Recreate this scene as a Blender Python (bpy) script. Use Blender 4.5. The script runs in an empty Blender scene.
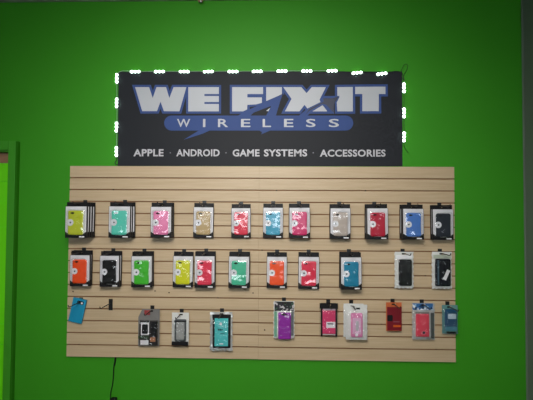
import bpy, bmesh, math, random
from mathutils import Vector, Matrix
random.seed(7)
C = bpy.context.scene.collection
PI = math.pi

# ------------------------------------------------------------------ camera
F = 400.0                                   # focal length in pixels of a 533x400 frame
CAM = Vector((0.1072, -2.5522, 1.5873))
YAW, PIT, ROL = 0.0250, 0.0292, 0.0052
fw = Vector((-math.sin(YAW)*math.cos(PIT), math.cos(YAW)*math.cos(PIT), math.sin(PIT)))
rt0 = Vector((math.cos(YAW), math.sin(YAW), 0)); up0 = rt0.cross(fw)
rt = rt0*math.cos(ROL) + up0*math.sin(ROL); up = -rt0*math.sin(ROL) + up0*math.cos(ROL)
cd = bpy.data.cameras.new('camera'); cam = bpy.data.objects.new('camera', cd); C.objects.link(cam)
cd.sensor_width = 36; cd.lens = F/533*36; cd.clip_start = .02
cam.matrix_world = Matrix(((rt.x, up.x, -fw.x, CAM.x), (rt.y, up.y, -fw.y, CAM.y), (rt.z, up.z, -fw.z, CAM.z), (0, 0, 0, 1)))
bpy.context.scene.camera = cam

def W(px, py, d=0.0):
    """point of the plane y = -d seen at photo position (px, py); returns (x, z)"""
    v = fw + rt*((px-266.5)/F) + up*((200-py)/F)
    t = (-d-CAM.y)/v.y
    return CAM.x+v.x*t, CAM.z+v.z*t

# ------------------------------------------------------------------ materials
def lin(c):
    return tuple(((x/255)/12.92 if x/255 <= .04045 else ((x/255+.055)/1.055)**2.4) for x in c)
def pbsdf(name):
    m = bpy.data.materials.new(name); m.use_nodes = True
    return m, m.node_tree.nodes, m.node_tree.links, m.node_tree.nodes['Principled BSDF']
def mat(name, col, rough=.5, metal=0, coat=0, bump=0, bscale=200, spec=.5, var=0, vscale=30):
    m, N, L, b = pbsdf(name)
    b.inputs['Base Color'].default_value = (*lin(col), 1)
    b.inputs['Roughness'].default_value = rough; b.inputs['Metallic'].default_value = metal
    b.inputs['Coat Weight'].default_value = coat; b.inputs['Specular IOR Level'].default_value = spec
    tc = N.new('ShaderNodeTexCoord')
    if bump:
        n = N.new('ShaderNodeTexNoise'); n.inputs['Scale'].default_value = bscale; n.inputs['Detail'].default_value = 3
        bp = N.new('ShaderNodeBump'); bp.inputs['Strength'].default_value = bump; bp.inputs['Distance'].default_value = .004
        L.new(tc.outputs['Object'], n.inputs['Vector']); L.new(n.outputs['Fac'], bp.inputs['Height']); L.new(bp.outputs['Normal'], b.inputs['Normal'])
    if var:
        n = N.new('ShaderNodeTexNoise'); n.inputs['Scale'].default_value = vscale; n.inputs['Detail'].default_value = 2
        mx = N.new('ShaderNodeMix'); mx.data_type = 'RGBA'
        a = lin(col); mx.inputs['A'].default_value = (*[x*(1-var) for x in a], 1); mx.inputs['B'].default_value = (*[min(1, x*(1+var)) for x in a], 1)
        L.new(tc.outputs['Object'], n.inputs['Vector']); L.new(n.outputs['Fac'], mx.inputs['Factor']); L.new(mx.outputs['Result'], b.inputs['Base Color'])
    return m
def emat(name, col, strength):
    m, N, L, b = pbsdf(name)
    b.inputs['Base Color'].default_value = (.8, .8, .8, 1)
    b.inputs['Emission Color'].default_value = (*lin(col), 1); b.inputs['Emission Strength'].default_value = strength
    return m
def clear_mat(name, tint=(1, 1, 1), gloss=.12, rough=.12, bump=.5, bscale=45, milk=0):
    """thin clear packaging film: mostly see-through, glossy, wavy"""
    m = bpy.data.materials.new(name); m.use_nodes = True; N = m.node_tree.nodes; L = m.node_tree.links; N.clear()
    out = N.new('ShaderNodeOutputMaterial'); tr = N.new('ShaderNodeBsdfTransparent'); tr.inputs['Color'].default_value = (*tint, 1)
    gl = N.new('ShaderNodeBsdfGlossy'); gl.inputs['Roughness'].default_value = rough; gl.inputs['Color'].default_value = (1, 1, 1, 1)
    lw = N.new('ShaderNodeLayerWeight'); lw.inputs['Blend'].default_value = .35
    mp = N.new('ShaderNodeMapRange'); mp.inputs['To Min'].default_value = gloss; mp.inputs['To Max'].default_value = .8
    n = N.new('ShaderNodeTexNoise'); n.inputs['Scale'].default_value = bscale; n.inputs['Detail'].default_value = .5
    bp = N.new('ShaderNodeBump'); bp.inputs['Strength'].default_value = bump; bp.inputs['Distance'].default_value = .01
    geo = N.new('ShaderNodeNewGeometry')
    L.new(geo.outputs['Position'], n.inputs['Vector']); L.new(n.outputs['Fac'], bp.inputs['Height'])
    L.new(bp.outputs['Normal'], gl.inputs['Normal'])
    L.new(lw.outputs['Facing'], mp.inputs['Value'])
    mx = N.new('ShaderNodeMixShader'); L.new(mp.outputs['Result'], mx.inputs['Fac']); L.new(tr.outputs[0], mx.inputs[1]); L.new(gl.outputs[0], mx.inputs[2])
    last = mx
    if milk:
        df = N.new('ShaderNodeBsdfDiffuse'); df.inputs['Color'].default_value = (.85, .85, .85, 1)
        m2 = N.new('ShaderNodeMixShader'); m2.inputs['Fac'].default_value = milk
        L.new(mx.outputs[0], m2.inputs[1]); L.new(df.outputs[0], m2.inputs[2]); last = m2
    L.new(last.outputs[0], out.inputs['Surface'])
    return m

GREEN = mat('green wall paint', (56, 148, 24), .55, bump=.15, bscale=60, var=.05, vscale=3, spec=.3)
LIME = mat('lime green door paint', (112, 236, 6), .45, bump=.1, bscale=30)
TRIMG = mat('green trim paint', (60, 152, 28), .5)
PALE = mat('pale grey painted wall', (128, 128, 124), .8)
GREY = mat('grey painted wall', (118, 128, 118), .7, bump=.1, bscale=80)
CEIL = mat('off white ceiling tile', (150, 158, 146), .9, bump=.3, bscale=120, var=.05)
FLOOR = mat('grey vinyl floor', (44, 42, 40), .5, var=.12, vscale=8)
TANB = mat('brown bare wood', (150, 112, 84), .6, var=.12, vscale=25)
BLACK = mat('black plastic', (17, 17, 20), .5, spec=.3)
HOOKM = mat('black powder coated steel', (16, 16, 18), .4)
CARTON = mat('black glossy card', (17, 16, 19), .5, spec=.3)
WHITE = mat('white printed card', (214, 214, 220), .5)
STICK = mat('white round sticker', (225, 226, 232), .5)
DARKMARK = mat('dark teal print', (30, 52, 66), .5)
LABEL = mat('white label', (228, 228, 232), .5)
FOIL = mat('silver foil film', (222, 224, 222), .2, metal=.45, bump=1.0, bscale=38)
MILKY = mat('cloudy white plastic', (222, 224, 222), .22, bump=.9, bscale=38, coat=.4)
GREYP = mat('grey plastic', (120, 118, 116), .35, bump=.3, bscale=70, coat=.3)
CLEAR = clear_mat('clear wavy blister plastic', gloss=.035, rough=.09, bump=1.0, bscale=28)
GLARE = clear_mat('clear bubbled blister plastic', gloss=.11, rough=.12, bump=1.6, bscale=17)
FILM = clear_mat('clear crinkled film', gloss=.035, rough=.09, bump=1.0, bscale=55)
SCREWM = mat('dark screw head', (40, 30, 22), .5, metal=.5)
MDF = mat('brown board core', (158, 116, 80), .8)
LEDM = emat('white led lens', (222, 255, 236), 9)
LEDB = mat('translucent white led housing', (210, 222, 214), .35)
WIREW = mat('white wire sleeve', (170, 200, 178), .5)
BANNER = mat('charcoal banner vinyl', (31, 34, 41), .6, bump=.1, bscale=8, spec=.25)
BLUE = mat('banner blue ink', (50, 75, 134), .6, spec=.3)
BLUED = mat('banner dark blue ink', (34, 42, 70), .5)
LETT = mat('banner white ink', (184, 188, 196), .5)
LETT2 = mat('banner small white ink', (190, 190, 198), .5)
GREYINK = mat('banner grey ink', (110, 112, 124), .5)

def wood():
    m, N, L, b = pbsdf('maple laminate slat')
    tc = N.new('ShaderNodeTexCoord'); mp = N.new('ShaderNodeMapping'); mp.inputs['Scale'].default_value = (1.2, 1, 26)
    n = N.new('ShaderNodeTexNoise'); n.inputs['Scale'].default_value = 3.2; n.inputs['Detail'].default_value = 4; n.inputs['Roughness'].default_value = .6
    sp = N.new('ShaderNodeSeparateXYZ'); dv = N.new('ShaderNodeMath'); dv.operation = 'DIVIDE'; dv.inputs[1].default_value = .0762
    fl = N.new('ShaderNodeMath'); fl.operation = 'FLOOR'; wn = N.new('ShaderNodeTexWhiteNoise'); wn.noise_dimensions = '1D'
    cr = N.new('ShaderNodeValToRGB')
    cr.color_ramp.elements[0].position = .3; cr.color_ramp.elements[0].color = (*lin((190, 167, 133)), 1)
    cr.color_ramp.elements[1].position = .72; cr.color_ramp.elements[1].color = (*lin((202, 180, 149)), 1)
    hs = N.new('ShaderNodeHueSaturation'); mr = N.new('ShaderNodeMapRange'); mr.inputs['To Min'].default_value = .95; mr.inputs['To Max'].default_value = 1.04
    L.new(tc.outputs['Object'], mp.inputs['Vector']); L.new(mp.outputs[0], n.inputs['Vector']); L.new(n.outputs['Fac'], cr.inputs['Fac'])
    L.new(tc.outputs['Object'], sp.inputs[0]); L.new(sp.outputs['Z'], dv.inputs[0]); L.new(dv.outputs[0], fl.inputs[0]); L.new(fl.outputs[0], wn.inputs['W'])
    L.new(wn.outputs['Value'], mr.inputs['Value']); L.new(mr.outputs['Result'], hs.inputs['Value']); L.new(cr.outputs['Color'], hs.inputs['Color'])
    L.new(hs.outputs['Color'], b.inputs['Base Color']); b.inputs['Roughness'].default_value = .45
    return m
WOOD = wood()

# ------------------------------------------------------------------ object helpers
def link(name, me, m, parent=None, loc=(0, 0, 0)):
    o = bpy.data.objects.new(name, me); C.objects.link(o); o.location = loc
    if m is not None:
        for mm in (m if isinstance(m, (list, tuple)) else [m]): me.materials.append(mm)
    if parent is not None: o.parent = parent
    return o
def bmobj(name, bm, m, parent=None, smooth=False, loc=(0, 0, 0)):
    bmesh.ops.recalc_face_normals(bm, faces=bm.faces)
    me = bpy.data.meshes.new(name); bm.to_mesh(me); bm.free()
    if smooth:
        for p in me.polygons: p.use_smooth = True
    return link(name, me, m, parent, loc)
def tag(o, label, cat, group=None):
    o['label'] = label; o['category'] = cat
    if group: o['group'] = group
    return o
def empty(name, loc, label, cat, group=None, rot=0):
    o = bpy.data.objects.new(name, None); C.objects.link(o); o.location = loc; o.rotation_euler = (0, rot, 0); o.empty_display_size = .05
    return tag(o, label, cat, group)
def struct(o): o['kind'] = 'structure'; return o
def box(bm, x0, x1, y0, y1, z0, z1, mi=0):
    vs = [bm.verts.new(p) for p in ((x0,y0,z0),(x1,y0,z0),(x1,y1,z0),(x0,y1,z0),(x0,y0,z1),(x1,y0,z1),(x1,y1,z1),(x0,y1,z1))]
    for f in ((0,1,2,3),(4,5,6,7),(0,1,5,4),(1,2,6,5),(2,3,7,6),(3,0,4,7)):
        bm.faces.new([vs[i] for i in f]).material_index = mi
def bev(bm, w, seg=2):
    bmesh.ops.bevel(bm, geom=list(bm.edges), offset=w, segments=seg, affect='EDGES', profile=.7)
def tube(name, pts, r, m, parent=None, res=5):
    cu = bpy.data.curves.new(name, 'CURVE'); cu.dimensions = '3D'; cu.bevel_depth = r; cu.bevel_resolution = 2; cu.resolution_u = res; cu.use_fill_caps = True
    s = cu.splines.new('BEZIER'); s.bezier_points.add(len(pts)-1)
    for b, p in zip(s.bezier_points, pts):
        b.co = p; b.handle_left_type = b.handle_right_type = 'AUTO'
    return tomesh(cu, name, m, parent)
def tomesh(cu, name, m, parent=None, mw=None, smooth=True):
    t = bpy.data.objects.new('tmp', cu)
    me = bpy.data.meshes.new_from_object(t); bpy.data.objects.remove(t); bpy.data.curves.remove(cu)
    me.materials.clear()
    if smooth:
        for p in me.polygons: p.use_smooth = True
    return link(name, me, m, parent)
def polys2d(name, polys, depth, y, m, parent=None, offset=0):
    """flat shapes in the x-z plane (list of outlines), a hair thick, at local y"""
    cu = bpy.data.curves.new(name, 'CURVE'); cu.dimensions = '2D'; cu.fill_mode = 'BOTH'; cu.extrude = depth/2; cu.offset = offset
    for pl in polys:
        s = cu.splines.new('POLY'); s.points.add(len(pl)-1); s.use_cyclic_u = True
        for p, q in zip(s.points, pl): p.co = (q[0], q[1], 0, 1)
    o = tomesh(cu, name, m, parent, smooth=False)
    o.data.transform(Matrix.Translation((0, y, 0)) @ Matrix.Rotation(PI/2, 4, 'X'))
    return o

def rrect(w, h, r, n=5, waist=0, flare=0):
    """rounded rectangle outline; waist pulls the long sides in at mid height"""
    pts = []
    for cx, cz, a0 in ((w/2-r, h/2-r, 0), (-w/2+r, h/2-r, PI/2), (-w/2+r, -h/2+r, PI), (w/2-r, -h/2+r, 1.5*PI)):
        for k in range(n+1):
            a = a0+k/n*PI/2; pts.append((cx+r*math.cos(a), cz+r*math.sin(a)))
        if a0 in (PI/2, 1.5*PI):
            x = -w/2 if a0 == PI/2 else w/2
            zs = [(.5-j/8)*(h-2*r) for j in range(1, 8)]
            if a0 != PI/2: zs = [-z for z in zs]
            for z in zs: pts.append((x, z))
    if waist:
        pts = [(x*(1-waist*math.cos(z/h*PI)**2), z) for x, z in pts]
    return pts
def loft(outline, steps, cap0=True, cap1=True):
    """steps: list of (inset fraction scale, y)"""
    bm = bmesh.new(); rings = []
    for sx, y in steps:
        rings.append([bm.verts.new((x*sx if isinstance(sx, float) else x*sx[0], y, z*sx if isinstance(sx, float) else z*sx[1])) for x, z in outline])
    n = len(outline)
    for a, b in zip(rings, rings[1:]):
        for i in range(n): bm.faces.new((a[i], a[(i+1) % n], b[(i+1) % n], b[i]))
    if cap0: bm.faces.new(rings[0])
    if cap1: bm.faces.new(rings[-1])
    return bm
def case_bm(w, h, t, r=.012, waist=.04):
    q = lambda d: (1-2*d/w, 1-2*d/h)
    return loft(rrect(w, h, r, 5, waist), [(q(.001), 0.), (q(0), -t*.25), (q(0), -t*.6), (q(.0012), -t*.85), (q(.004), -t*.98), (q(.012), -t)])
def sheet_bm(x0, x1, z0, z1, y, hole=None, cell=.004, crumple=0, thick=.0008, seed=0, edge=0):
    """thin hanging sheet with a punched slot (hole = x0,x1,z0,z1), optionally crumpled"""
    rnd = random.Random(seed)
    xs = sorted(set([x0+(x1-x0)*i/max(2, int((x1-x0)/cell)) for i in range(max(2, int((x1-x0)/cell))+1)] + ([hole[0], hole[1]] if hole else [])))
    zs = sorted(set([z0+(z1-z0)*i/max(2, int((z1-z0)/cell)) for i in range(max(2, int((z1-z0)/cell))+1)] + ([hole[2], hole[3]] if hole else [])))
    ph = [(rnd.uniform(40, 160), rnd.uniform(40, 160), rnd.uniform(0, 6)) for _ in range(5)]
    def dy(x, z):
        if hole and abs(x) < .02 and z > hole[2]-.01: return 0
        return crumple*sum(math.sin(a*x+b*z+c) for a, b, c in ph)/3
    def ed(x, z):
        if not edge: return x, z
        ex = edge*math.sin(z*210+seed)*(1 if x in (x0, x1) else 0); ez = edge*math.sin(x*260+seed)*(1 if z == z0 else 0)
        return x+ex, z+ez
    bm = bmesh.new()
    fr = [[bm.verts.new((ed(x, z)[0], y+dy(x, z)-thick, ed(x, z)[1])) for x in xs] for z in zs]
    bk = [[bm.verts.new((ed(x, z)[0], y+dy(x, z), ed(x, z)[1])) for x in xs] for z in zs]
    def inside(i, j):
        if not (0 <= i < len(zs)-1 and 0 <= j < len(xs)-1): return False
        if hole:
            cx = (xs[j]+xs[j+1])/2; cz = (zs[i]+zs[i+1])/2
            if hole[0] < cx < hole[1] and hole[2] < cz < hole[3]: return False
        return True
    for i in range(len(zs)-1):
        for j in range(len(xs)-1):
            if not inside(i, j): continue
            bm.faces.new((fr[i][j], fr[i][j+1], fr[i+1][j+1], fr[i+1][j])); bm.faces.new((bk[i][j], bk[i+1][j], bk[i+1][j+1], bk[i][j+1]))
            for (di, dj, a, b) in ((0, -1, (i, j), (i+1, j)), (0, 1, (i, j+1), (i+1, j+1)), (-1, 0, (i, j), (i, j+1)), (1, 0, (i+1, j), (i+1, j+1))):
                if not inside(i+di, j+dj):
                    bm.faces.new((fr[a[0]][a[1]], fr[b[0]][b[1]], bk[b[0]][b[1]], bk[a[0]][a[1]]))
    bmesh.ops.delete(bm, geom=[v for v in bm.verts if not v.link_faces], context='VERTS')
    return bm
def disc(name, cx, cz, r, y, t, m, parent, sx=1, sz=1, n=28):
    bm = bmesh.new(); rs = []
    for yy in (y, y-t): rs.append([bm.verts.new((cx+r*sx*math.cos(2*PI*k/n), yy, cz+r*sz*math.sin(2*PI*k/n))) for k in range(n)])
    for i in range(n): bm.faces.new((rs[0][i], rs[0][(i+1) % n], rs[1][(i+1) % n], rs[1][i]))
    bm.faces.new(rs[0]); bm.faces.new(rs[1])
    return bmobj(name, bm, m, parent)
def copy_tree(o, parent=None):
    c = o.copy(); C.objects.link(c)
    if parent is not None: c.parent = parent
    for ch in list(o.children): copy_tree(ch, c)
    return c

# ------------------------------------------------------------------ room shell
XR = W(524.6, 200)[0]; XL = -3.0; YF = -6.2
ZC = W(60, 1.2)[1]
doorR = W(8.1, 250)[0]; gx0 = W(15.3, 250)[0]; gx1 = W(17.7, 250)[0]; doorT = W(6, 150.6)[1]; doorL = doorR-.86
bm = bmesh.new()
box(bm, XL-.1, doorL, 0, .12, 0, ZC); zg = W(10, 141.5)[1]
box(bm, doorR, gx0, 0, .12, 0, ZC); box(bm, gx0, gx1, .05, .12, 0, zg); box(bm, gx0, gx1, 0, .12, zg, ZC); box(bm, gx1, XR, 0, .12, 0, ZC); box(bm, doorL, doorR, 0, .12, doorT, ZC)
struct(bmobj('wall_back', bm, GREEN))
bm = bmesh.new(); box(bm, XR, XR+.12, YF, .12, 0, ZC); struct(bmobj('wall_right', bm, GREY))
bm = bmesh.new(); box(bm, XL-.1, XL, YF, 0, 0, ZC); struct(bmobj('wall_left', bm, PALE))
bm = bmesh.new(); box(bm, XL-.1, XR+.12, YF-.12, YF, 0, 1.3); box(bm, XL-.1, XR+.12, YF-.12, YF, 2.35, ZC)
for a, b in ((XL-.1, XL+.3), (XL+1.75, XL+2.05), (XR-1.45, XR-1.15), (XR-.2, XR+.12)): box(bm, a, b, YF-.12, YF, 1.3, 2.35)  # unseen wall added behind the camera; openings shaped for fill and packaging glare
struct(bmobj('wall_front_added', bm, PALE))
bm = bmesh.new(); box(bm, XL-.1, XR+.12, YF, .12, -.1, 0); struct(bmobj('floor', bm, FLOOR))
bm = bmesh.new(); box(bm, XL-.1, XR+.12, YF, .12, ZC, ZC+.1); struct(bmobj('ceiling', bm, CEIL))
bm = bmesh.new(); box(bm, XL, XR-.012, -.012, -.0, .0, .09); bev(bm, .003); struct(bmobj('baseboard_back', bm, BLACK))
# corner bead where green meets grey
bm = bmesh.new(); box(bm, XR-.007, XR, -.008, 0, .09, ZC); bev(bm, .002); struct(bmobj('trim_1', bm, GREY))
bm = bmesh.new(); box(bm, XL, XR-.01, -.014, 0, ZC-.006, ZC); bev(bm, .001); struct(bmobj('trim_2', bm, mat('grey green ceiling trim', (120, 134, 112), .6)))
# door casing
cw = gx0-doorR; ct = W(10, 141.5)[1]-doorT
bm = bmesh.new()
box(bm, doorR, doorR+cw, -.022, 0, 0, doorT+ct); box(bm, doorL-cw, doorL, -.022, 0, 0, doorT+ct); box(bm, doorL, doorR, -.022, 0, doorT, doorT+ct)
bev(bm, .003)
struct(bmobj('trim_3', bm, TRIMG))
# door jamb lining with stop
bm = bmesh.new()
box(bm, doorR-.008, doorR, 0, .12, 0, doorT); box(bm, doorL, doorL+.008, 0, .12, 0, doorT); box(bm, doorL+.008, doorR-.008, 0, .12, doorT-.008, doorT)
struct(bmobj('trim_4', bm, TRIMG))
slabT = W(5, 163.2, -.05)[1]
bm = bmesh.new(); box(bm, doorL+.008, doorR-.008, .05, .09, slabT+.003, doorT-.008); struct(bmobj('trim_5', bm, TANB))
# six panel door slab
def door_slab():
    L0, R0, T0 = doorL+.012, doorR-.012, slabT
    bm = bmesh.new(); box(bm, L0, R0, .066, .09, .01, T0)
    st = .055; mid = (L0+R0)/2
    rows = [(.12, .72), (.84, W(3, 225, -.05)[1]), (W(3, 203, -.05)[1], W(3, 181, -.05)[1])]
    zs = [.01] + [z for r in rows for z in r] + [T0]
    # stiles and rails proud of the back layer, panels raised inside
    box(bm, L0, L0+st, .05, .067, .01, T0); box(bm, R0-st*.22, R0, .05, .067, .01, T0); box(bm, mid-st*.9, mid+st*.9, .05, .067, .01, T0)
    for a, b in ((.01, rows[0][0]), (rows[0][1], rows[1][0]), (rows[1][1], rows[2][0]), (rows[2][1], T0)):
        box(bm, L0+st, mid-st*.9, .05, .067, a, b); box(bm, mid+st*.9, R0-st*.22, .05, .067, a, b)
    for a, b in rows:
        for x0, x1 in ((L0+st, mid-st*.9), (mid+st*.9, R0-st*.22)):
            box(bm, x0+.014, x1-.014, 0.053, .067, a+.014, b-.014)
    return bm
d = struct(bmobj('door_1', door_slab(), LIME))
bm = bmesh.new(); bmesh.ops.create_uvsphere(bm, u_segments=20, v_segments=12, radius=.028)
bmobj('door_knob', bm, mat('brushed steel', (170, 170, 165), .3, metal=1), d, True, loc=(doorL+.07, .005, .95))
bm = bmesh.new(); bmesh.ops.create_cone(bm, cap_ends=True, segments=20, radius1=.012, radius2=.012, depth=.05)
bmesh.ops.rotate(bm, verts=bm.verts, matrix=Matrix.Rotation(PI/2, 3, 'X'))
bmobj('knob_spindle', bm, bpy.data.materials['brushed steel'], d, True, loc=(doorL+.07, .028, .95))

# ------------------------------------------------------------------ slatwall panels
PF = .020                                   # panel front is y = -.020
SL = .0762
def slat_panel(x0, x1, ztop, zbot):
    n = 16; s = (ztop-zbot)/n; bm = bmesh.new()
    prof = [(-.0008, zbot)]                                                # (y, z) from the back bottom, front up, then back
    prof.append((-PF, zbot))
    gz = [zbot+s*k for k in range(1, n)]
    kinds = [1]
    for z in gz:
        prof += [(-PF, z-.0038), (-.013, z-.0038), (-.013, z-.009), (-.008, z-.009), (-.008, z+.009), (-.013, z+.009), (-.013, z+.0038), (-PF, z+.0038)]
    prof += [(-PF, ztop), (-.0008, ztop)]
    A = [bm.verts.new((x0, y, z)) for y, z in prof]; B = [bm.verts.new((x1, y, z)) for y, z in prof]
    m = len(prof)
    for i in range(m):
        j = (i+1) % m
        f = bm.faces.new((A[i], A[j], B[j], B[i]))
        if prof[i][0] != -PF or prof[j][0] != -PF: f.material_index = 1
    for V in (A, B):
        f = bm.faces.new(V); f.material_index = 1
    return bm
zt = 1.8830; zb = .6590
xs0, xs1 = W(68.3, 260, PF)[0], W(455.0, 260, PF)[0]; seam = W(258.7, 260, PF)[0]
ztl = W(165, 166.2, PF)[1]; zbl = W(162, 357.8, PF)[1]; ztr = W(356, 166.7, PF)[1]; zbr = W(356, 360.8, PF)[1]
def panel(x0, x1, z1, z0, label, screws):
    o = empty('slatwall_panel', ((x0+x1)/2, 0, z0), label, 'slatwall panel', 'slatwall panels')
    me = bmobj('slat_board', slat_panel(x0, x1, z1, z0), [WOOD, MDF], o); me.location = (-(x0+x1)/2, 0, -z0)
    s = (z1-z0)/16
    for px, py in screws:
        x, z = W(px, py, PF)
        k = (z-z0)/s; g = abs(k-round(k)) < .28
        y = -.0085 if g else -PF
        if g: z = z0+round(k)*s
        b = bmesh.new(); bmesh.ops.create_cone(b, cap_ends=True, segments=12, radius1=.0045, radius2=.003, depth=.003)
        bmesh.ops.rotate(b, verts=b.verts, matrix=Matrix.Rotation(PI/2, 3, 'X'))
        q = bmobj('screw', b, SCREWM, o, False, loc=(x-o.location.x, y-.001, z-z0))
    return o
pL = panel(xs0, seam-.0004, ztl, zbl, 'left wooden slatwall panel under APPLE and ANDROID, edge near the green door',
      [(112.6, 189), (73, 291.5), (155, 291), (169, 292.6), (217.6, 297.6), (253, 293), (246.8, 347.3), (78, 345), (238, 201)])
pR = panel(seam+.0004, xs1, ztr, zbr, 'right wooden slatwall panel under ACCESSORIES, edge near the grey side wall',
      [(276.6, 190.3), (426, 275), (382, 323.5), (264.6, 330), (262.8, 347.7), (437, 347.8), (256+6, 248), (366, 191)])
def groove_above(px, py):
    """z of the groove nearest to the photo position"""
    x, z = W(px, py, PF); z1, z0 = (ztl, zbl) if x < seam else (ztr, zbr); s = (z1-z0)/16
    return z0+round((z-z0)/s)*s

# ------------------------------------------------------------------ banner
BY = .004
def bp(px, py): return W(px, py, BY)
bn = empty('shop_banner', (*[bp(260, 166.3)[0]], 0, bp(260, 166.3)[1]), 'wide charcoal banner reading WE FIX IT WIRELESS above the slatwall', 'banner')
ox, oz = bn.location.x, bn.location.z
def loc2(px, py):
    x, z = bp(px, py); return (x-ox, z-oz)
c4 = [loc2(118.3, 71.8), loc2(402.2, 71.4), loc2(402.6, 166.3), loc2(117.6, 165.9)]
def vinyl():
    bm = bmesh.new(); nx, nz = 60, 22; g = []
    for k in range(2):
        g.append([[None]*(nx+1) for _ in range(nz+1)])
        for i in range(nz+1):
            for j in range(nx+1):
                u, v = j/nx, i/nz
                x = (1-v)*((1-u)*c4[3][0]+u*c4[2][0])+v*((1-u)*c4[0][0]+u*c4[1][0]); z = (1-v)*((1-u)*c4[3][1]+u*c4[2][1])+v*((1-u)*c4[0][1]+u*c4[1][1])
                g[k][i][j] = bm.verts.new((x, -.0015-k*.0012, z))
    for i in range(nz):
        for j in range(nx):
            for k in range(2): bm.faces.new((g[k][i][j], g[k][i][j+1], g[k][i+1][j+1], g[k][i+1][j]))
    for i in range(nz):
        for j in (0, nx): bm.faces.new((g[0][i][j], g[0][i+1][j], g[1][i+1][j], g[1][i][j]))
    for j in range(nx):
        for i in (0, nz): bm.faces.new((g[0][i][j], g[0][i][j+1], g[1][i][j+1], g[1][i][j]))
    return bm
bmobj('banner_vinyl', vinyl(), BANNER, bn)
Z = 10.52
def lp(x0, pts, y0=80): return [loc2(x0+a/Z, y0+b/Z) for a, b in pts]
letters = [
 lp(128, [(75,75),(222,75),(260,190),(300,75),(400,75),(435,190),(480,75),(614,75),(541,330),(378,328),(342,228),(305,328),(150,328)]),
 lp(178, [(108,75),(430,75),(430,148),(278,148),(278,168),(430,168),(430,232),(278,232),(278,252),(430,252),(430,330),(108,330)]),
 lp(225, [(75,75),(400,75),(400,148),(235,148),(235,183),(388,183),(388,240),(330,256),(235,262),(232,310),(190,330),(75,330)]),
 lp(260, [(65,75),(230,75),(230,150),(65,222)]),
 lp(260, [(65,325),(105,295),(95,328)]),
 lp(260, [(245,75),(435,75),(490,138),(545,75),(693,75),(630,200),(640,230),(500,300),(468,262),(415,330),(262,330),(332,198)]),
 lp(295, [(175,330),(290,265),(340,330)]),
 lp(295, [(445,75),(608,73),(608,330),(445,330),(440,235),(468,180),(445,165)]),
 lp(340, [(160,72),(478,70),(478,148),(408,148),(408,328),(235,328),(235,148),(160,148)]),
]
full = [letters[0], lp(178, [(108,75),(430,75),(430,330),(108,330)]),
 lp(225, [(75,75),(400,75),(400,240),(235,262),(235,330),(75,330)]),
 lp(260, [(65,75),(230,75),(230,330),(65,330)]),
 lp(260, [(245,75),(435,75),(490,138),(545,75),(693,75),(630,200),(715,330),(520,330),(468,262),(415,330),(262,330),(332,198)]),
 lp(295, [(445,75),(608,73),(608,330),(445,330)]), letters[8]]
LY = -.0031
for i, pl in enumerate(full):
    # outlines first (slightly staggered so overlapping outlines never coincide)
    polys2d('lettering_outline', [pl], .0003, LY-.0001*i, BLUE, bn, offset=.0150 if i != 1 else .0140)
polys2d('lightning_bolt', [lp(260, [(232,140),(300,192),(215,372),(140,392),(-60,392),(-40,330)])], .0002, LY-.0011, BANNER, bn)
polys2d('lightning_bolt', [lp(260, [(-255,388),(-138,322),(20,250),(238,150),(215,215),(162,392),(55,392),(118,272),(-70,345),(-112,388)])], .0003, LY-.0015, BLUE, bn)
polys2d('lightning_bolt', [lp(295, [(20,392),(130,300),(268,236),(258,205),(288,168),(470,168),(405,255),(410,360),(345,330),(295,262),(180,332),(110,392)])], .0002, LY-.0014, BLUE, bn)
polys2d('lightning_bolt', [lp(295, [(110,365),(150,325),(285,250),(330,262),(405,345),(412,250),(462,172),(395,192),(296,192),(300,228),(150,305)])], .0002, LY-.0018, BLUED, bn)
for pl in letters:
    polys2d('lettering', [pl], .0002, LY-.0012, LETT, bn)
# pill with its two tails
def pill():
    x0, x1, y0, y1 = 164.2, 353.2, 115.6, 130.6; r = (y1-y0)/2; pts = []
    for k in range(13):
        a = PI/2+PI*k/12; pts.append((x0+r+r*math.cos(a), (y0+y1)/2-r*math.sin(a)))
    for k in range(13):
        a = -PI/2+PI*k/12; pts.append((x1-r+r*math.cos(a), (y0+y1)/2-r*math.sin(a)))
    return [loc2(*p) for p in pts]
polys2d('blue_pill', [pill()], .0002, LY-.0020, BLUE, bn)
polys2d('pill_tail', [[loc2(*p) for p in ((199.5, 130.2), (210.5, 130.2), (203, 133.6), (183.6, 139.8))]], .0002, LY-.0022, BLUE, bn)
polys2d('pill_tail', [[loc2(*p) for p in ((258.5, 130.2), (271, 130.2), (266, 132.3), (261.3, 134.4), (262, 132))]], .0002, LY-.0022, BLUE, bn)
def text(s, x0, x1, y0, y1, off, m, parent, name, y, conv=None, spacing=1.0):
    cu = bpy.data.curves.new(name, 'FONT'); cu.body = s; cu.size = 1; cu.offset = off; cu.space_character = spacing; cu.resolution_u = 3; cu.extrude = .0001
    o = tomesh(cu, name, m, parent, smooth=False); me = o.data
    xs = [v.co.x for v in me.vertices]; ys = [v.co.y for v in me.vertices]; a, b, c, e = min(xs), max(xs), min(ys), max(ys)
    p0 = conv(x0, y1); p1 = conv(x1, y0); p2 = conv(x1, y1)
    for v in me.vertices:
        u = (v.co.x-a)/(b-a); w = (v.co.y-c)/(e-c); d_ = v.co.z
        v.co = (p0[0]+u*(p2[0]-p0[0]), y-d_, p0[1]+u*(p2[1]-p0[1])+w*(p1[1]-p2[1]))
    return o
for ch, a, b in (('W', 177, 190.2), ('I', 203, 205.4), ('R', 218, 228.2), ('E', 241, 250.4), ('L', 262.6, 271), ('E', 284, 293.4), ('S', 306, 315.6), ('S', 328.8, 339)):
    text(ch, a, b, 119, 127.1, .012, LETT, bn, 'lettering', LY-.0024, loc2)
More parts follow.
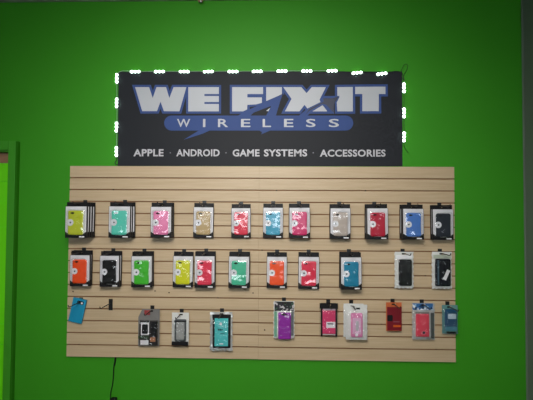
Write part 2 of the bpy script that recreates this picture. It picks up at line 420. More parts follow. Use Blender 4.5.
for s, a, b, dy in (('APPLE', 133.4, 163.5, 0), ('ANDROID', 176.3, 219.6, .1), ('GAME', 232.6, 259.5, .2), ('SYSTEMS', 263.9, 307.2, .2), ('ACCESSORIES', 319.9, 385.6, .4)):
    text(s, a, b, 149.1+dy, 156.3+dy, .028, LETT2, bn, 'lettering', LY-.0008, loc2, 1.06)
for px in (170.3, 226, 313.2):
    x, z = loc2(px, 152.8); disc('separator_dot', x, z, .0045, LY-.0004, .0003, GREYINK, bn, n=12)

# ------------------------------------------------------------------ string of led modules
st = empty('led_light_string', (bn.location.x, 0, bp(260, 71)[1]), 'string of white LED modules lit along the top and side edges of the banner', 'light string')
sx, sz = st.location.x, st.location.z
def sl(px, py, d=.008): x, z = W(px, py, d); return (x-sx, -d, z-sz)
def lens_bm():
    bm = bmesh.new(); bmesh.ops.create_uvsphere(bm, u_segments=16, v_segments=10, radius=.0088)
    bmesh.ops.scale(bm, vec=(1, .75, 1), verts=bm.verts)
    bmesh.ops.delete(bm, geom=[v for v in bm.verts if v.co.y > .0005], context='VERTS')
    return bm
lens0 = None; mod0 = None
top = [(135.4, 71.9), (159.6, 71.8), (184.3, 71.8), (208.4, 71.8), (233, 71.8), (257.2, 71.6), (282, 71.3), (306.8, 71.2), (332, 71), (357, 73), (381.7, 74)]
mods = [(x, y, 0) for x, y in top] + [(117, 78.6, 1), (116.8, 103, 1), (116.7, 127.2, 1), (116.6, 151.7, 1), (403.8, 88, 1), (403.9, 113, 1), (403.9, 137, 1)]
for i, (px, py, v) in enumerate(mods):
    p = sl(px, py)
    if mod0 is None:
        bm = bmesh.new(); box(bm, -.036, .036, -.004, .004, -.0075, .0075); bev(bm, .002)
        m_ = bmobj('led_module', bm, LEDB, st); mod0 = m_
        for k in (-1, 0, 1):
            l_ = bmobj('led_lens', lens_bm(), LEDM, m_, True, loc=(k*.0225, -.004, 0))
            if k == -1: lens0 = l_.data
    else:
        m_ = copy_tree(mod0, st)
    m_.location = p; m_.rotation_euler = (0, (PI/2 if v else 0)+random.uniform(-.03, .03)-(.1 if (px, py) in ((357, 73), (381.7, 74)) else 0), 0)
tube('wire', [sl(x, y, .006) for x, y in ((116.6, 150), (116.9, 127), (117, 103), (117, 80), (117.6, 74), (119.5, 71.9), (135, 71.6), (184, 71.3), (257, 71.2), (330, 70.6))], .0014, WIREW, st)
tube('wire', [sl(x, y, .007) for x, y in ((332, 71.2), (344, 71.6), (357, 72.6), (368, 72.2), (381, 73.4), (391, 71.8), (397, 71.2), (401, 72.2), (403.4, 76), (403.8, 88), (404, 113), (404, 137), (403.8, 143), (405, 148), (408.2, 152.6))], .0014, HOOKM, st)
tube('wire', [sl(x, y, .009) for x, y in ((403.6, 80), (401, 73.8), (402.2, 68.3), (405.8, 64), (407.6, 65.2), (407, 69.5), (404, 75), (403.4, 80))], .0015, HOOKM, st)
tube('wire', [sl(x, y, .006) for x, y in ((116.5, 156), (116.4, 160), (115, 163), (117.2, 164.6), (119, 164.4))], .0025, HOOKM, st)

# ------------------------------------------------------------------ hooks
hook0 = None
def hook(px, zp, label, length=.155):
    """black slatwall peg hook, its prong leaving the plate at height zp"""
    global hook0
    x = px
    if hook0 is None:
        o = empty('peg_hook', (0, 0, 0), '', 'display hook', 'slatwall peg hooks')
        bm = bmesh.new()
        box(bm, -.0125, .0125, -.0035, -.0005, -.045, .026); bev(bm, .0009)
        bmobj('mounting_plate', bm, HOOKM, o)
        tube('prong', [(0, -.003, 0), (0, -.04, .0), (0, -.1, .0), (0, -.142, 0), (0, -.153, .0045), (0, -.159, .013)], .0028, HOOKM, o)
        hook0 = o
    else: o = copy_tree(hook0)
    o.location = (x, -PF, zp); o['label'] = label
    return o

# ------------------------------------------------------------------ boxed cases
def place(rect, d, tabz=.0):
    """rect in photo px of a front face standing d from the wall -> (x centre, z top, width, height)"""
    x0, y0, x1, y1 = rect; a = W(x0, (y0+y1)/2, d); b = W(x1, (y0+y1)/2, d); t = W((x0+x1)/2, y0, d); u = W((x0+x1)/2, y1, d)
    return (a[0]+b[0])/2, t[1], b[0]-a[0], t[1]-u[1]
PITCH = .0265
def boxed(w, h, col, label, group, seed):
    """origin = where the prong touches the top of the hang slot"""
    rnd = random.Random(seed)
    o = empty('boxed_phone_case', (0, 0, 0), label, 'phone case box', group)
    top = .0105; bot = top-h; hd = h*.118            # header strip height
    hz = top-hd
    t = .0165
    # hang header with slot
    bmobj('hang_tab', sheet_bm(-w/2+.001, w/2-.001, hz-.004, top, 0, hole=(-.014, .014, -.0075, .0028), cell=.012, thick=.0012), CARTON, o)
    # tray: body of the box
    bm = bmesh.new(); box(bm, -w/2, w/2, -t, -.0016, bot, hz); bev(bm, .0012); bmobj('carton', bm, CARTON, o)
    # white insert with curved lower edge
    zc0 = bot+h*.165; zc1 = bot+h*.075; n = 14
    pts = [(-w/2+.0025, hz-.0015), (-w/2+.0025, zc0)]
    for k in range(n+1):
        u = -1+2*k/n; pts.append((u*(w/2-.0045), zc1+(zc0-zc1)*abs(u)**2.6))
    pts += [(w/2-.0025, zc0), (w/2-.0025, hz-.0015)]
    polys2d('insert_card', [pts[::-1]], .0006, -t-.0002, WHITE, o)
    cw_, ch_ = w*.715, h*.675; czm = bot+h*.085+ch_/2
    pc = bmobj('phone_case', case_bm(cw_, ch_, .0056, .013, .035), col, o, True, loc=(0, -t-.0006, czm))
    bm = case_bm(cw_*.25, .008, .0012, .0035, 0); bmobj('camera_opening', bm, BLACK, pc, loc=(-cw_*.2, -.0057, ch_*.40))
    s_ = disc('round_sticker', -w*.245, bot+h*.43, w*.155, -t-.0064, .0005, STICK, o)
    polys2d('sticker_mark', [[(-.004, -.003), (.001, -.006), (.006, -.001), (.004, .005), (-.001, .004), (-.005, .003)]], .0003, -.0006, DARKMARK, s_)
    s_.children[0].location = (-w*.235, -t-.0064, bot+h*.43)
    # barcode label on the bottom band
    bm = bmesh.new(); box(bm, w*.16, w*.40, -t-.0008, -t-.0001, bot+h*.014, bot+h*.048); bmobj('price_label', bm, LABEL, o)
    # clear blister over the case
    bw, bh = min(cw_+.022, w-.006), ch_+.012
    q = lambda d_: (1-2*d_/bw, 1-2*d_/bh)
    bl = loft(rrect(bw, bh, .014, 5, .03), [(q(0), 0.), (q(.0012), -.0050), (q(.004), -.0078), (q(.014), -.0086), (q(.024), -.0088)], cap0=False)
    bmobj('clear_blister', bl, GLARE if seed in (1, 2, 3, 5, 6, 7, 8, 10, 16, 17, 19) else CLEAR, o, True, loc=(0, -t-.0008, czm+.002))
    return o
HOOKR = {}
def stack(rect, n, col, cname, row, hx, pos, seed, jit=(0, 0)):
    d = PF+.010+n*PITCH
    xc, ztop, w, h = place(rect, d)
    zp = ztop-.0105
    cm = col if not isinstance(col, tuple) else mat(cname+' phone case', col, .35, coat=.3, bump=.15, bscale=120, var=.06, vscale=60)
    base = None
    names = {1: [''], 2: ['', 'black carton hidden behind the front'], 3: ['', 'black carton directly behind the front', 'rearmost black carton, two behind the front'],
             4: ['', 'black carton directly behind the front', 'black carton two behind the front', 'rearmost black carton, three behind the front']}[n]
    for k in range(n):
        if k == 0:
            lab = f'boxed {cname} phone case, {pos}' + (', frontmost' if n > 1 else '')
            o = boxed(w, h, cm, lab, 'boxed phone cases on the ' + row, seed); base = o
        else:
            o = copy_tree(base)
            o['label'] = f'{names[k]} {cname} case box, {row}'
        rnd = random.Random(seed*10+k)
        o.location = (xc+jit[0]*k+rnd.uniform(-.0006, .0006), -(d-.0255-k*PITCH), zp)
        o.rotation_euler = (0, rnd.uniform(-.012, .012), 0)
    hz = zp
    hook(xc + jit[0]*(n-1)/2, hz, f'black peg hook carrying the boxed {cname} phone case{"s" if n > 1 else ""} in the {row}')
R1, R2 = 'top row', 'second row'
Cc = {}
stack((64.4, 202, 86, 238), 4, (196, 208, 40), 'yellow-green', R1, 85.6, 'leftmost in the top row at the panel edge', 1, (.0035, 0))
stack((108, 202, 129.7, 238), 3, (88, 208, 188), 'mint teal', R1, 124, 'second from left in the top row', 2, (.0035, 0))
stack((150, 202.5, 171, 237.8), 3, (232, 128, 178), 'light pink', R1, 165, 'between the mint and gold ones in the top row', 3)
stack((193.2, 203, 213.4, 237.8), 1, (182, 158, 112), 'gold tan', R1, 204, 'above the yellow case in the top row', 4)
stack((231, 204, 250.5, 237.8), 1, (224, 48, 78), 'coral red', R1, 240.6, 'just left of the panel seam in the top row', 5)
stack((263, 203.5, 283.2, 238), 1, (70, 168, 200), 'aqua blue', R1, 272.5, 'just right of the panel seam in the top row', 6)
stack((289, 203.5, 310, 238.3), 2, (212, 44, 112), 'magenta', R1, 298, 'beside the aqua box in the top row', 7)
stack((330.4, 204, 351, 239), 2, (188, 176, 168), 'silver grey', R1, 340, 'between magenta and crimson in the top row', 8)
stack((367.3, 204, 388.5, 239.5), 3, (178, 14, 52), 'crimson', R1, 373.7, 'third from right in the top row', 9)
stack((403.4, 204.5, 424.5, 239.7), 3, (70, 124, 204), 'royal blue', R1, 408, 'second from right in the top row', 10)
stack((433, 205, 454, 240), 2, mat('charcoal phone case', (30, 35, 48), .4, spec=.4, bump=.2, bscale=90), 'charcoal', R1, 440, 'rightmost in the top row', 11)
stack((69, 251, 89, 286.6), 2, (238, 80, 22), 'red-orange', R2, 84.4, 'leftmost in the second row', 12)
stack((99, 251.6, 118.6, 287.2), 2, mat('jet black phone case', (8, 8, 11), .5, spec=.3), 'jet black', R2, 113, 'second from left in the second row', 13, (.003, 0))
stack((130.5, 252, 151.4, 287.6), 2, (66, 184, 44), 'bright green', R2, 144.8, 'between black and yellow in the second row', 14)
stack((172.6, 252, 192.8, 287.6), 1, (208, 212, 20), 'lemon yellow', R2, 184.4, 'beside the rose pink box in the second row', 15)
stack((194.2, 252, 214.6, 288.3), 2, (230, 58, 88), 'rose pink', R2, 207, 'directly right of the yellow one in the second row', 16)
stack((228.5, 252.4, 249.2, 288.4), 2, (76, 194, 156), 'sea green', R2, 239.4, 'just left of the seam in the second row', 17, (.002, 0))
stack((266.8, 252.6, 287.2, 288.4), 1, (240, 88, 36), 'bright orange', R2, 275.8, 'just right of the seam in the second row', 18)
stack((298.6, 252.6, 319.6, 289.2), 1, (230, 52, 84), 'strawberry red', R2, 306.3, 'between orange and teal blue in the second row', 19)
stack((341, 253, 362, 290), 3, (24, 128, 162), 'teal blue', R2, 346, 'rightmost carton in the second row', 20)

# ------------------------------------------------------------------ bagged accessories
def pouch(px_rect, d, label, cat, group, name='bagged_phone_case', rot=0.0, hookx=None, slot_drop=.010):
    xc, zt_, w, h = place(px_rect, d)
    o = empty(name, (xc, -(d-.012), zt_-slot_drop), label, cat, group, rot)
    return o, w, h, zt_-slot_drop, xc, slot_drop
def rectp(name, o, ww, hh, fx0, fy0, fx1, fy1, y, t, m, top, rounded=0, bevel=0):
    """block given in fractions of the package face (x right, y down)"""
    x0, x1 = (fx0-.5)*ww, (fx1-.5)*ww; z1, z0 = top-fy0*hh, top-fy1*hh
    if rounded:
        bm = loft(rrect(x1-x0, z1-z0, rounded, 4), [(1.0, 0.), (1.0, -t*.7), ((1-.003/(x1-x0), 1-.003/(z1-z0)), -t)])
        return bmobj(name, bm, m, o, loc=((x0+x1)/2, y, (z0+z1)/2))
    bm = bmesh.new(); box(bm, x0, x1, y-t, y, z0, z1)
    if bevel: bev(bm, bevel)
    return bmobj(name, bm, m, o)
def casep(o, ww, hh, fx0, fy0, fx1, fy1, y, col, top, t=.009, r=.01, waist=0, name='phone_case'):
    x0, x1 = (fx0-.5)*ww, (fx1-.5)*ww; z1, z0 = top-fy0*hh, top-fy1*hh
    return bmobj(name, case_bm(x1-x0, z1-z0, t, r, waist), col, o, True, loc=((x0+x1)/2, y, (z0+z1)/2))
def film(o, w, h, top, y, seed, z0f=.16, m=FILM):
    """clear crinkled front of a bag"""
    bm = bmesh.new(); nx, nz = 12, 20; rnd = random.Random(seed); ph = [(rnd.uniform(60, 200), rnd.uniform(60, 200), rnd.uniform(0, 6)) for _ in range(4)]
    zt2 = top-h*z0f; zb2 = top-h*.99; g = []
    for i in range(nz+1):
        r = []
        for j in range(nx+1):
            u, v = j/nx, i/nz; x = (u-.5)*w*.98; z = zt2+(zb2-zt2)*v
            e = min(1, 6*min(u, 1-u), 8*min(v, 1-v))
            r.append(bm.verts.new((x, y-.0016-.0125*e-.0016*e*sum(math.sin(a*x+b*z+c) for a, b, c in ph)/2, z)))
        g.append(r)
    for i in range(nz):
        for j in range(nx): bm.faces.new((g[i][j], g[i][j+1], g[i+1][j+1], g[i+1][j]))
    return bmobj('clear_front', bm, m, o, True)
def backing(o, w, h, top, m, seed, name='bag_backing', crumple=.0018, edge=.0022, hole=(-.013, .013, -.007, .0028)):
    return bmobj(name, sheet_bm(-w/2, w/2, top-h, top, 0, hole=hole, cell=.006, crumple=crumple, seed=seed, edge=edge), m, o, False)
def camhole(c, w, x, z, sx=.008, sz=.006, y=-.0092):
    return bmobj('camera_opening', case_bm(sx*2, sz*2, .001, min(sx, sz)*.8, 0), BLACK, c, loc=(x, y, z))
def colm(name, col, rough=.35, coat=.3, bump=.15): return mat(name, col, rough, coat=coat, bump=bump, bscale=120)
def hk(o, label, length=None): # hook for a placed item
    return hook(o.location.x, o.location.z+.0004, label)
G3 = 'bagged accessories on the slatwall'
DB = .060

# second row, two black cases in clear bags
o, w, h, z, x, td = pouch((395.2, 252, 414, 288.5), DB, 'clear bag with a black phone case, between the teal blue box and panel edge', 'phone case', G3)
backing(o, w, h, td, MILKY, 31)
rectp('top_seal', o, w, h, .08, .10, .92, .20, -.001, .004, mat('white crumpled plastic', (236, 238, 242), .3, bump=.6, bscale=60, coat=.4), td, bevel=.0015)
c = casep(o, w, h, .2, .21, .9, .93, -.002, mat('black leather case', (9, 9, 12), .5, spec=.25, bump=.2, bscale=60), td, .009); film(o, w, h, td, 0, 31)
rectp('fold_line', c, w*.5, h*.6, .2, .3, .24, .9, -.0085, .001, BLACK, h*.3)
hk(o, 'black peg hook with the bagged black case beside the teal blue boxes')
o, w, h, z, x, td = pouch((432.6, 252, 452.4, 289), DB, 'clear bag with dark navy phone case and slanted white tag, at the right edge', 'phone case', G3)
backing(o, w, h, td, MILKY, 32)
rectp('top_seal', o, w, h, .08, .08, .95, .18, -.001, .004, mat('pale green cloudy plastic', (178, 188, 172), .35), td, bevel=.0015)
c = casep(o, w, h, .14, .19, .93, .93, -.002, mat('dark navy case', (10, 12, 24), .4, spec=.3), td, .009)
rectp('blue_stripe', c, w*.79, h*.74, .14, .05, .24, .95, -.0082, .0012, colm('slate blue trim', (64, 88, 104)), h*.37)
t_ = rectp('price_tag', o, w, h, 0, 0, .17, .29, 0, .0008, LABEL, .145*h); t_.data.transform(Matrix.Translation((.5*w-.085*w, 0, 0)))
t_.location = (.20*w, -.0125, td-.62*h); t_.rotation_euler = (0, math.radians(24), 0)
film(o, w, h, td, 0, 32)
hk(o, 'black peg hook with the white-tagged navy case near the right edge')

# third row
# loose blue case on a hook
xh, zh = W(79.6, 302.6, .05)
hookz = W(80, 301.2, PF)[1]
o = empty('loose_phone_case', (W(79.2, 303, .045)[0], -.030, zh), 'bare bright blue phone case tilted on a hook at the lower left', 'phone case')
o.rotation_euler = (0, math.radians(12), 0)
cm = colm('bright blue case', (22, 142, 182), .4)
cwid, chei = .086, .150
def holed_case():
    hx0, hx1, hz0, hz1 = -.011, .009, -.010, .0031
    bm = sheet_bm(-cwid/2-.002, cwid/2-.002, -.130, .022, -.001, hole=(hx0, hx1, hz0, hz1), cell=.008, thick=.009)
    # round the four outer corners
    for v in bm.verts:
        for sx_ in (-1, 1):
            for cz, s2 in ((.022, 1), (-.130, -1)):
                cx = sx_*cwid/2-.002; dx = (cx-v.co.x)*sx_; dz = (cz-v.co.z)*s2; r = .012
                if 0 <= dx < r and 0 <= dz < r:
                    px_, pz_ = r-dx, r-dz; L_ = math.hypot(px_, pz_); M_ = max(px_, pz_)
                    if L_ > 0:
                        v.co.x = cx-sx_*(r-px_*M_/L_); v.co.z = cz-s2*(r-pz_*M_/L_)
    return bm
bmobj('case_shell', holed_case(), cm, o)
bmobj('camera_surround', sheet_bm(-.014, .026, -.0125, .0085, -.0103, hole=(-.011, .009, -.010, .0031), cell=.006, thick=.0014), BLACK, o)
rectp('lens_window', o, 1, 1, .512, 0, .522, .011, -.0119, .0006, LABEL, .003)
hook(o.location.x, zh, 'black peg hook carrying the bare blue case at the lower left')
# empty hook
eh = hook(W(110.9, 300, PF)[0], W(110, 303, PF)[1], 'empty black peg hook between the bare blue case and the charger pack')

# car charger blister
o, w, h, z, x, td = pouch((137.6, 309.5, 159, 346.5), DB, 'grey blister pack of a charger with black and white card, third row left', 'charger pack', G3, name='charger_blister_pack')
pts = [(-w*.5, td-h), (w*.5, td-h), (w*.5, td-h*.2), (w*.36, td), (w*.36, td)]
o.location.x = W(151, 306, .05)[0]; off = xc0 = x-o.location.x
bm = sheet_bm(off-w/2, off+w/2, td-h, td, 0, hole=(-.013, .013, -.007, .0028), cell=.006, crumple=.0006, seed=3)
for v in bm.verts:
    if v.co.z > td-h*.22 and v.co.x < off-w*.1:
        k = (v.co.z-(td-h*.22))/(h*.22); v.co.x = (off-w*.1)+(v.co.x-(off-w*.1))*(1-.45*k)
bmobj('bag_backing', bm, GREYP, o)
def sub(name, fx0, fy0, fx1, fy1, y, t, m, par=None, **k):
    q = rectp(name, o, w, h, fx0, fy0, fx1, fy1, y, t, m, td, **k); q.location.x += off; return q
sub('back_card', .08, .30, .94, .98, -.001, .004, colm('dark printed card', (34, 30, 30)), bevel=.001)
sub('red_print', .28, .03, .55, .16, -.001, .0015, colm('dull red print', (150, 58, 60)))
sub('picture_panel', .14, .36, .52, .70, -.005, .0008, LABEL)
q = sub('charger_body', .20, .41, .47, .66, -.0058, .008, BLACK, rounded=.008)
sub('charger_body', .62, .34, .88, .72, -.005, .007, BLACK, rounded=.006)
sub('green_band', .02, .72, .50, .80, -.005, .0008, colm('dark green print', (44, 66, 42)))
sub('white_panel', .12, .84, .50, .96, -.005, .0008, LABEL)
sub('orange_print', .58, .76, .82, .88, -.005, .0008, colm('copper print', (176, 120, 84)))
bl = bmesh.new(); box(bl, off-w*.42, off+w*.44, -.0165, -.002, td-h*.96, td-h*.3); bev(bl, .004, 3)
bmobj('clear_blister', bl, FILM, o, True)
hk(o, 'black peg hook carrying the grey charger blister pack')

# grey case in pale blister with black foot
o, w, h, z, x, td = pouch((171.4, 313, 188.4, 345.6), DB, 'pale narrow pack holding a grey phone case, black foot, lower left panel', 'phone case', G3)
backing(o, w, h, td, MILKY, 41, crumple=.0005, edge=0, hole=(-.013+.001, .013+.001, -.007, .0028)); 
for ch in o.children: ch.location.x -= .001
o.location.x += .001
def sh(q): q.location.x -= .001; return q
c = sh(casep(o, w, h, .17, .20, .86, .88, -.001, colm('dark grey bumper', (76, 82, 84)), td, .008))
bmobj('grey_panel', case_bm(w*.48, h*.54, .0015, .006, 0), colm('light grey panel', (158, 160, 158)), c, True, loc=(0, -.008, -.002))
rectp('bumper_bar', c, w, h, .14, .0, .86, .05, -.0082, .003, BLACK, h*.31, bevel=.001)
sh(rectp('black_foot', o, w, h, .02, .89, .98, 1.0, -.0012, .012, CARTON, td, bevel=.0015))
sh(film(o, w, h, td, 0, 41, z0f=.2))
hk(o, 'black peg hook carrying the pale pack with the grey case')

# aqua pouch
o, w, h, z, x, td = pouch((209.8, 312.5, 232.2, 351.4), DB, 'silver bag with black frame around an aqua card, lower row left of seam', 'phone case', G3)
backing(o, w, h, td, FOIL, 42, crumple=.0022, edge=.0028)
fr = bmesh.new()
for a in ((.10, .06, .93, .16), (.12, .16, .22, .90), (.80, .16, .92, .90), (.14, .87, .90, .92)):
    box(fr, (a[0]-.5)*w, (a[2]-.5)*w, -.006, -.0022, td-a[3]*h, td-a[1]*h)
bmobj('black_frame', fr, CARTON, o)
aq = colm('aqua card', (78, 190, 192)); rectp('aqua_card', o, w, h, .21, .155, .81, .875, -.0022, .0045, aq, td)
disc('print_dot', -.02*w, td-.30*h, .009, -.0068, .0005, LABEL, o, n=18)
for k, (a, b, y0, y1) in enumerate(((.36, .42, .43, .475), (.44, .50, .43, .475), (.52, .57, .43, .475))):
    rectp('print_mark', o, w, h, a, y0, b, y1, -.0067, .0005, DARKMARK, td)
rectp('print_mark', o, w, h, .46, .545, .66, .56, -.0067, .0005, DARKMARK, td); rectp('print_mark', o, w, h, .42, .80, .60, .825, -.0067, .0005, LABEL, td)
film(o, w, h, td, 0, 42, z0f=.18)
hk(o, 'black peg hook carrying the silver bag with the aqua card')

# purple case in patterned bag
o, w, h, z, x, td = pouch((273.6, 301.5, 294.4, 340), DB, 'clear bag holding a purple phone case under a black patterned header', 'phone case', G3)
backing(o, w, h*.97, td, MILKY, 43, crumple=.0018, edge=.002)
hd_ = mat('speckled black and green print', (34, 44, 40), .5)
def speckle(m, cols, scale):
    N = m.node_tree.nodes; L = m.node_tree.links; b = N['Principled BSDF']
    v = N.new('ShaderNodeTexVoronoi'); v.inputs['Scale'].default_value = scale; tc = N.new('ShaderNodeTexCoord')
    s = N.new('ShaderNodeSeparateColor'); cr = N.new('ShaderNodeValToRGB'); cr.color_ramp.interpolation = 'CONSTANT'
    e = cr.color_ramp.elements
    while len(e) < len(cols): e.new(.5)
    for i, (p, c_) in enumerate(cols): e[i].position = p; e[i].color = (*lin(c_), 1)
    L.new(tc.outputs['Object'], v.inputs['Vector']); L.new(v.outputs['Color'], s.inputs[0]); L.new(s.outputs[0], cr.inputs['Fac']); L.new(cr.outputs['Color'], b.inputs['Base Color'])
speckle(hd_, [(0, (26, 30, 32)), (.55, (60, 92, 74)), (.72, (40, 36, 52)), (.86, (190, 186, 190))], 90)
bmobj('printed_header', sheet_bm(-w*.46, w*.47, td-h*.26, td-.003, -.0012, hole=(-.013, .013, -.0068, .0026), cell=.01, thick=.0012), hd_, o)
rectp('green_edge', o, w, h, .03, .27, .16, .93, -.0012, .002, colm('mint green print', (120, 180, 152)), td)
rectp('grey_edge', o, w, h, .84, .27, .97, .90, -.0012, .002, colm('grey print', (112, 120, 122)), td)
c = casep(o, w, h, .22, .29, .84, .985, -.0014, colm('purple case', (146, 40, 162)), td, .010, .009); camhole(c, w, -.004, h*.30, .018, .004, -.0102)
rectp('lens_window', c, w, h, .5, 0, .72, .04, -.0104, .0012, colm('pale lilac window', (196, 170, 206)), h*.27)
film(o, w, h, td, 0, 43, z0f=.24)
hk(o, 'black peg hook carrying the bag with the purple case')

# pink case in black framed pack with white label
o, w, h, z, x, td = pouch((319.4, 303.5, 338.6, 336.8), DB, 'black framed pack with hot pink card and white label, third row', 'phone case', G3)
o.location.x = x
backing(o, w*.8, h*.9, td, CARTON, 44, crumple=0, edge=0)
hp = [(-w*.48, td-h*.18), (-w*.49, td-h*.03), (-w*.3, td-.0005), (w*.3, td-.0005), (w*.49, td-h*.03), (w*.48, td-h*.18), (w*.3, td-h*.16), (-w*.3, td-h*.16)]
bmobj('header', sheet_bm(-w*.48, w*.48, td-h*.17, td-.001, -.0012, hole=(-.013, .013, -.0068, .0026), cell=.01, thick=.0015), CARTON, o)
pk = colm('hot pink card', (214, 62, 112)); rectp('pink_card', o, w, h, .17, .18, .86, .92, -.001, .006, pk, td, bevel=.001)
rectp('pale_strip', o, w, h, .20, .17, .84, .215, -.0012, .0062, colm('pale grey strip', (170, 160, 170)), td)
rectp('white_label', o, w, h, .36, .56, .83, .74, -.0071, .0006, LABEL, td)
rectp('label_bars', o, w, h, .42, .60, .72, .635, -.0078, .0003, DARKMARK, td)
for a in (.08, .84): rectp('frame_leg', o, w, h, a, .17, a+.09, 1.0, -.0012, .007, CARTON, td, bevel=.001)
rectp('frame_foot', o, w, h, .17, .93, .84, .955, -.0012, .004, MILKY, td)
film(o, w, h, td, 0, 44, z0f=.17)
hk(o, 'black peg hook carrying the black framed hot pink pack')

# pale pink case, two bags on one hook
def pinkbag(rect, d, label, seed):
    o, w, h, z, x, td = pouch(rect, d, label, 'phone case', G3)
    hx = W(352, 303, .05)[0]; off = x-hx; o.location.x = hx
    bmobj('bag_backing', sheet_bm(off-w/2, off+w/2, td-h, td, 0, hole=(-.013, .013, -.007, .0028), cell=.006, crumple=.001, seed=seed, edge=.001), MILKY, o)
    def S(q): q.location.x += off; return q
    c = S(casep(o, w, h, .22, .24, .78, .93, -.001, colm('pink case rim', (220, 132, 180)), td, .008, .009))
    bmobj('inner_panel', case_bm(w*.40, h*.46, .001, .006, 0), colm('pale pink panel', (218, 176, 204)), c, loc=(0, -.008, -h*.02))
    bmobj('grey_slot', case_bm(w*.14, h*.28, .001, .004, 0), colm('grey slot', (186, 184, 190)), c, loc=(.002, -.0092, -.003))
    bmobj('ring', case_bm(w*.14, w*.14, .001, w*.06, 0), LABEL, c, loc=(-.002, -.0092, -h*.27))
    S(rectp('small_mark', o, w, h, .50, .09, .66, .14, -.0012, .001, BLACK, td))
    S(film(o, w, h, td, 0, seed, z0f=.18)); return o
o2 = pinkbag((343.8, 304, 363.8, 337.5), DB, 'rear cloudy bag mostly hidden behind the pale pink case bag, third row', 51)
o1 = pinkbag((346.4, 305, 367.6, 340.2), DB+.024, 'cloudy white bag with a pale pink framed case, front of the pair', 52)
o1.location.z = o2.location.z
hk(o2, 'black peg hook carrying the two cloudy bags with pink cases')

# dark red card
o, w, h, z, x, td = pouch((386.6, 302.8, 402.2, 331.5), DB, 'dark red screen protector card with an orange top, hanging in the third row', 'packaged card', G3, name='hanging_card')
backing(o, w, h, td, mat('orange card top', (192, 98, 52), .5), 45, crumple=.0004, edge=0)
rectp('red_card', o, w, h, .06, .16, 1.0, .98, -.001, .002, mat('dark red print', (120, 20, 34), .35, coat=.4), td)
rectp('black_patch', o, w, h, .06, .44, .42, .66, -.0031, .0006, BLACK, td, rounded=.008)
rectp('grey_line', o, w, h, .45, .66, .86, .69, -.0031, .0005, colm('mauve print', (140, 84, 96)), td)
rectp('orange_streak', o, w, h, .46, .79, .92, .86, -.0031, .0005, colm('orange print', (206, 92, 30)), td)
hk(o, 'black peg hook carrying the dark red card')

# pink case in silver bag with blue top
o, w, h, z, x, td = pouch((412.8, 303.5, 435.4, 340), DB, 'silver bag with coral pink case and blue patterned top, second from right', 'phone case', G3)
backing(o, w, h, td, FOIL, 46, crumple=.002, edge=.0024)
bt = mat('blue and white print', (70, 120, 170), .4); speckle(bt, [(0, (52, 104, 160)), (.5, (150, 180, 206)), (.72, (30, 60, 96)), (.85, (216, 222, 228))], 70)
bmobj('printed_header', sheet_bm(-w*.48, w*.42, td-h*.19, td-.002, -.0014, hole=(-.013, .013, -.0068, .0026), cell=.01, thick=.0012), bt, o)
rectp('dark_edge', o, w, h, .82, .26, .96, .96, -.0012, .004, colm('dark grey print', (84, 88, 92)), td)
rectp('grey_strip', o, w, h, .14, .24, .74, .30, -.0012, .004, GREYP, td)
c = casep(o, w, h, .15, .29, .74, .92, -.0014, colm('coral pink case', (222, 70, 92)), td, .009, .005)
bmobj('ring_print', case_bm(.030, .024, .0008, .010, 0), colm('pale rose print', (214, 110, 124)), c, loc=(.004, -.0092, -h*.2))
bmobj('mark_print', case_bm(.010, .009, .0008, .003, 0), DARKMARK, c, loc=(.006, -.0102, -h*.195))
film(o, w, h, td, 0, 46, z0f=.2)
hk(o, 'black peg hook carrying the silver bag with the coral pink case')

# blue case in clear teal bag at the edge
o, w, h, z, x, td = pouch((442.8, 305.5, 458.6, 334.3), DB, 'clear teal bag with dark blue case and white label at the lower right corner', 'phone case', G3)
x_h = W(449.3, 303, .05)[0]; off = x-x_h; o.location.x = x_h
tl = mat('clouded teal plastic', (96, 142, 142), .3, coat=.4)
bmobj('bag_backing', sheet_bm(off-w/2, off+w/2, td-h, td, 0, hole=(-.013, .013, -.007, .0028), cell=.006, crumple=.001, seed=61, edge=.0008), tl, o)
def S(q): q.location.x += off; return q
S(casep(o, w, h, .16, .14, .92, .86, -.001, colm('dark blue case', (26, 76, 112)), td, .009, .008))
S(rectp('white_label', o, w, h, .34, .29, .86, .47, -.0102, .0006, colm('pale blue label', (186, 204, 216)), td))
S(rectp('lower_band', o, w, h, .16, .74, .90, .88, -.0102, .0008, colm('light teal band', (72, 132, 150)), td))
S(rectp('black_foot', o, w, h, .30, .93, .86, .985, -.0012, .004, BLACK, td, bevel=.001))
S(film(o, w, h, td, 0, 61, z0f=.12))
hk(o, 'black peg hook carrying the clear teal bag at the lower right corner')

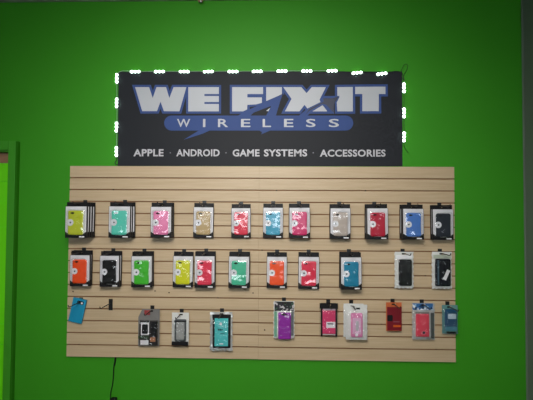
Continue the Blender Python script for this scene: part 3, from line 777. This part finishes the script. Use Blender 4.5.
# ------------------------------------------------------------------ cord under the panel, ceiling fitting
co = empty('power_cord', (W(113, 398, .012)[0], 0, W(113, 398, .012)[1]), 'thin black power cord dangling on the green wall below the slatwall', 'cord')
def cp(px, py, d=.012): xx, zz = W(px, py, d); return (xx-co.location.x, -d, zz-co.location.z)
tube('cable', [cp(115.6, 352, .006), cp(115.4, 360, .008), cp(113.9, 366), cp(113.4, 376), cp(112.6, 384), cp(110.8, 392), cp(110.4, 399), cp(111.5, 408), cp(113, 425)], .0031, BLACK, co)
tube('strain_relief', [cp(115.5, 357.5, .009), cp(115, 361.5, .010), cp(114.2, 365.5, .011)], .0052, BLACK, co)
bm = bmesh.new(); box(bm, -.018, .018, -.03, 0, -.03, .022); bev(bm, .008, 3); bmobj('plug', bm, BLACK, co, True, loc=(cp(114, 401)[0], -.001, cp(114, 401)[2]))
fx, fz = W(200.5, 0.6, .03)
ft = empty('ceiling_clip', (fx, -.03, ZC), 'small brown and white clip at the top edge, above the banner', 'clip')
bm = bmesh.new(); box(bm, -.016, .016, -.008, .008, -.028, 0); bev(bm, .002); bmobj('clip_body', bm, TANB, ft)
bm = bmesh.new(); box(bm, .001, .008, -.012, -.008, -.036, -.001); bev(bm, .001); bmobj('clip_tongue', bm, LABEL, ft)

# ------------------------------------------------------------------ light
def area(name, loc, rot, sx_, sy_, e, col=(1, 1, 1)):
    l = bpy.data.lights.new(name, 'AREA'); l.shape = 'RECTANGLE'; l.size = sx_; l.size_y = sy_; l.energy = e; l.color = col
    o = bpy.data.objects.new(name, l); C.objects.link(o); o.location = loc; o.rotation_euler = rot; return o
area('ceiling_lamp_near', (-.15, -1.5, ZC-.03), (0, 0, 0), 1.2, .6, 7, (1, .97, .92))
area('ceiling_lamp_far', (-.3, -4.2, ZC-.03), (0, 0, 0), 1.2, .6, 8, (1, .97, .92))
sl_ = bpy.data.lights.new('added_falloff_spot', 'SPOT'); sl_.energy = 345; sl_.color = (1, .95, .88); sl_.spot_size = math.radians(86); sl_.spot_blend = 1.0; sl_.shadow_soft_size = .55  # added unseen spot; its soft cone stands in for darkening towards the corners
so = bpy.data.objects.new('added_falloff_spot', sl_); C.objects.link(so); so.location = (-.05, -2.7, ZC-.12)
so.rotation_euler = (Vector((-.1, 0, 1.5))-so.location).to_track_quat('-Z', 'Y').to_euler()
w_ = bpy.data.worlds.new('world'); bpy.context.scene.world = w_; w_.use_nodes = True
w_.node_tree.nodes['Background'].inputs[0].default_value = (.85, .93, 1, 1); w_.node_tree.nodes['Background'].inputs[1].default_value = 5.0  # sky raised for fill and glare through the added front openings
vs = bpy.context.scene.view_settings
vs.view_transform = 'Standard'; vs.look = 'None'; vs.gamma = 1; vs.exposure = .16; vs.use_curve_mapping = False
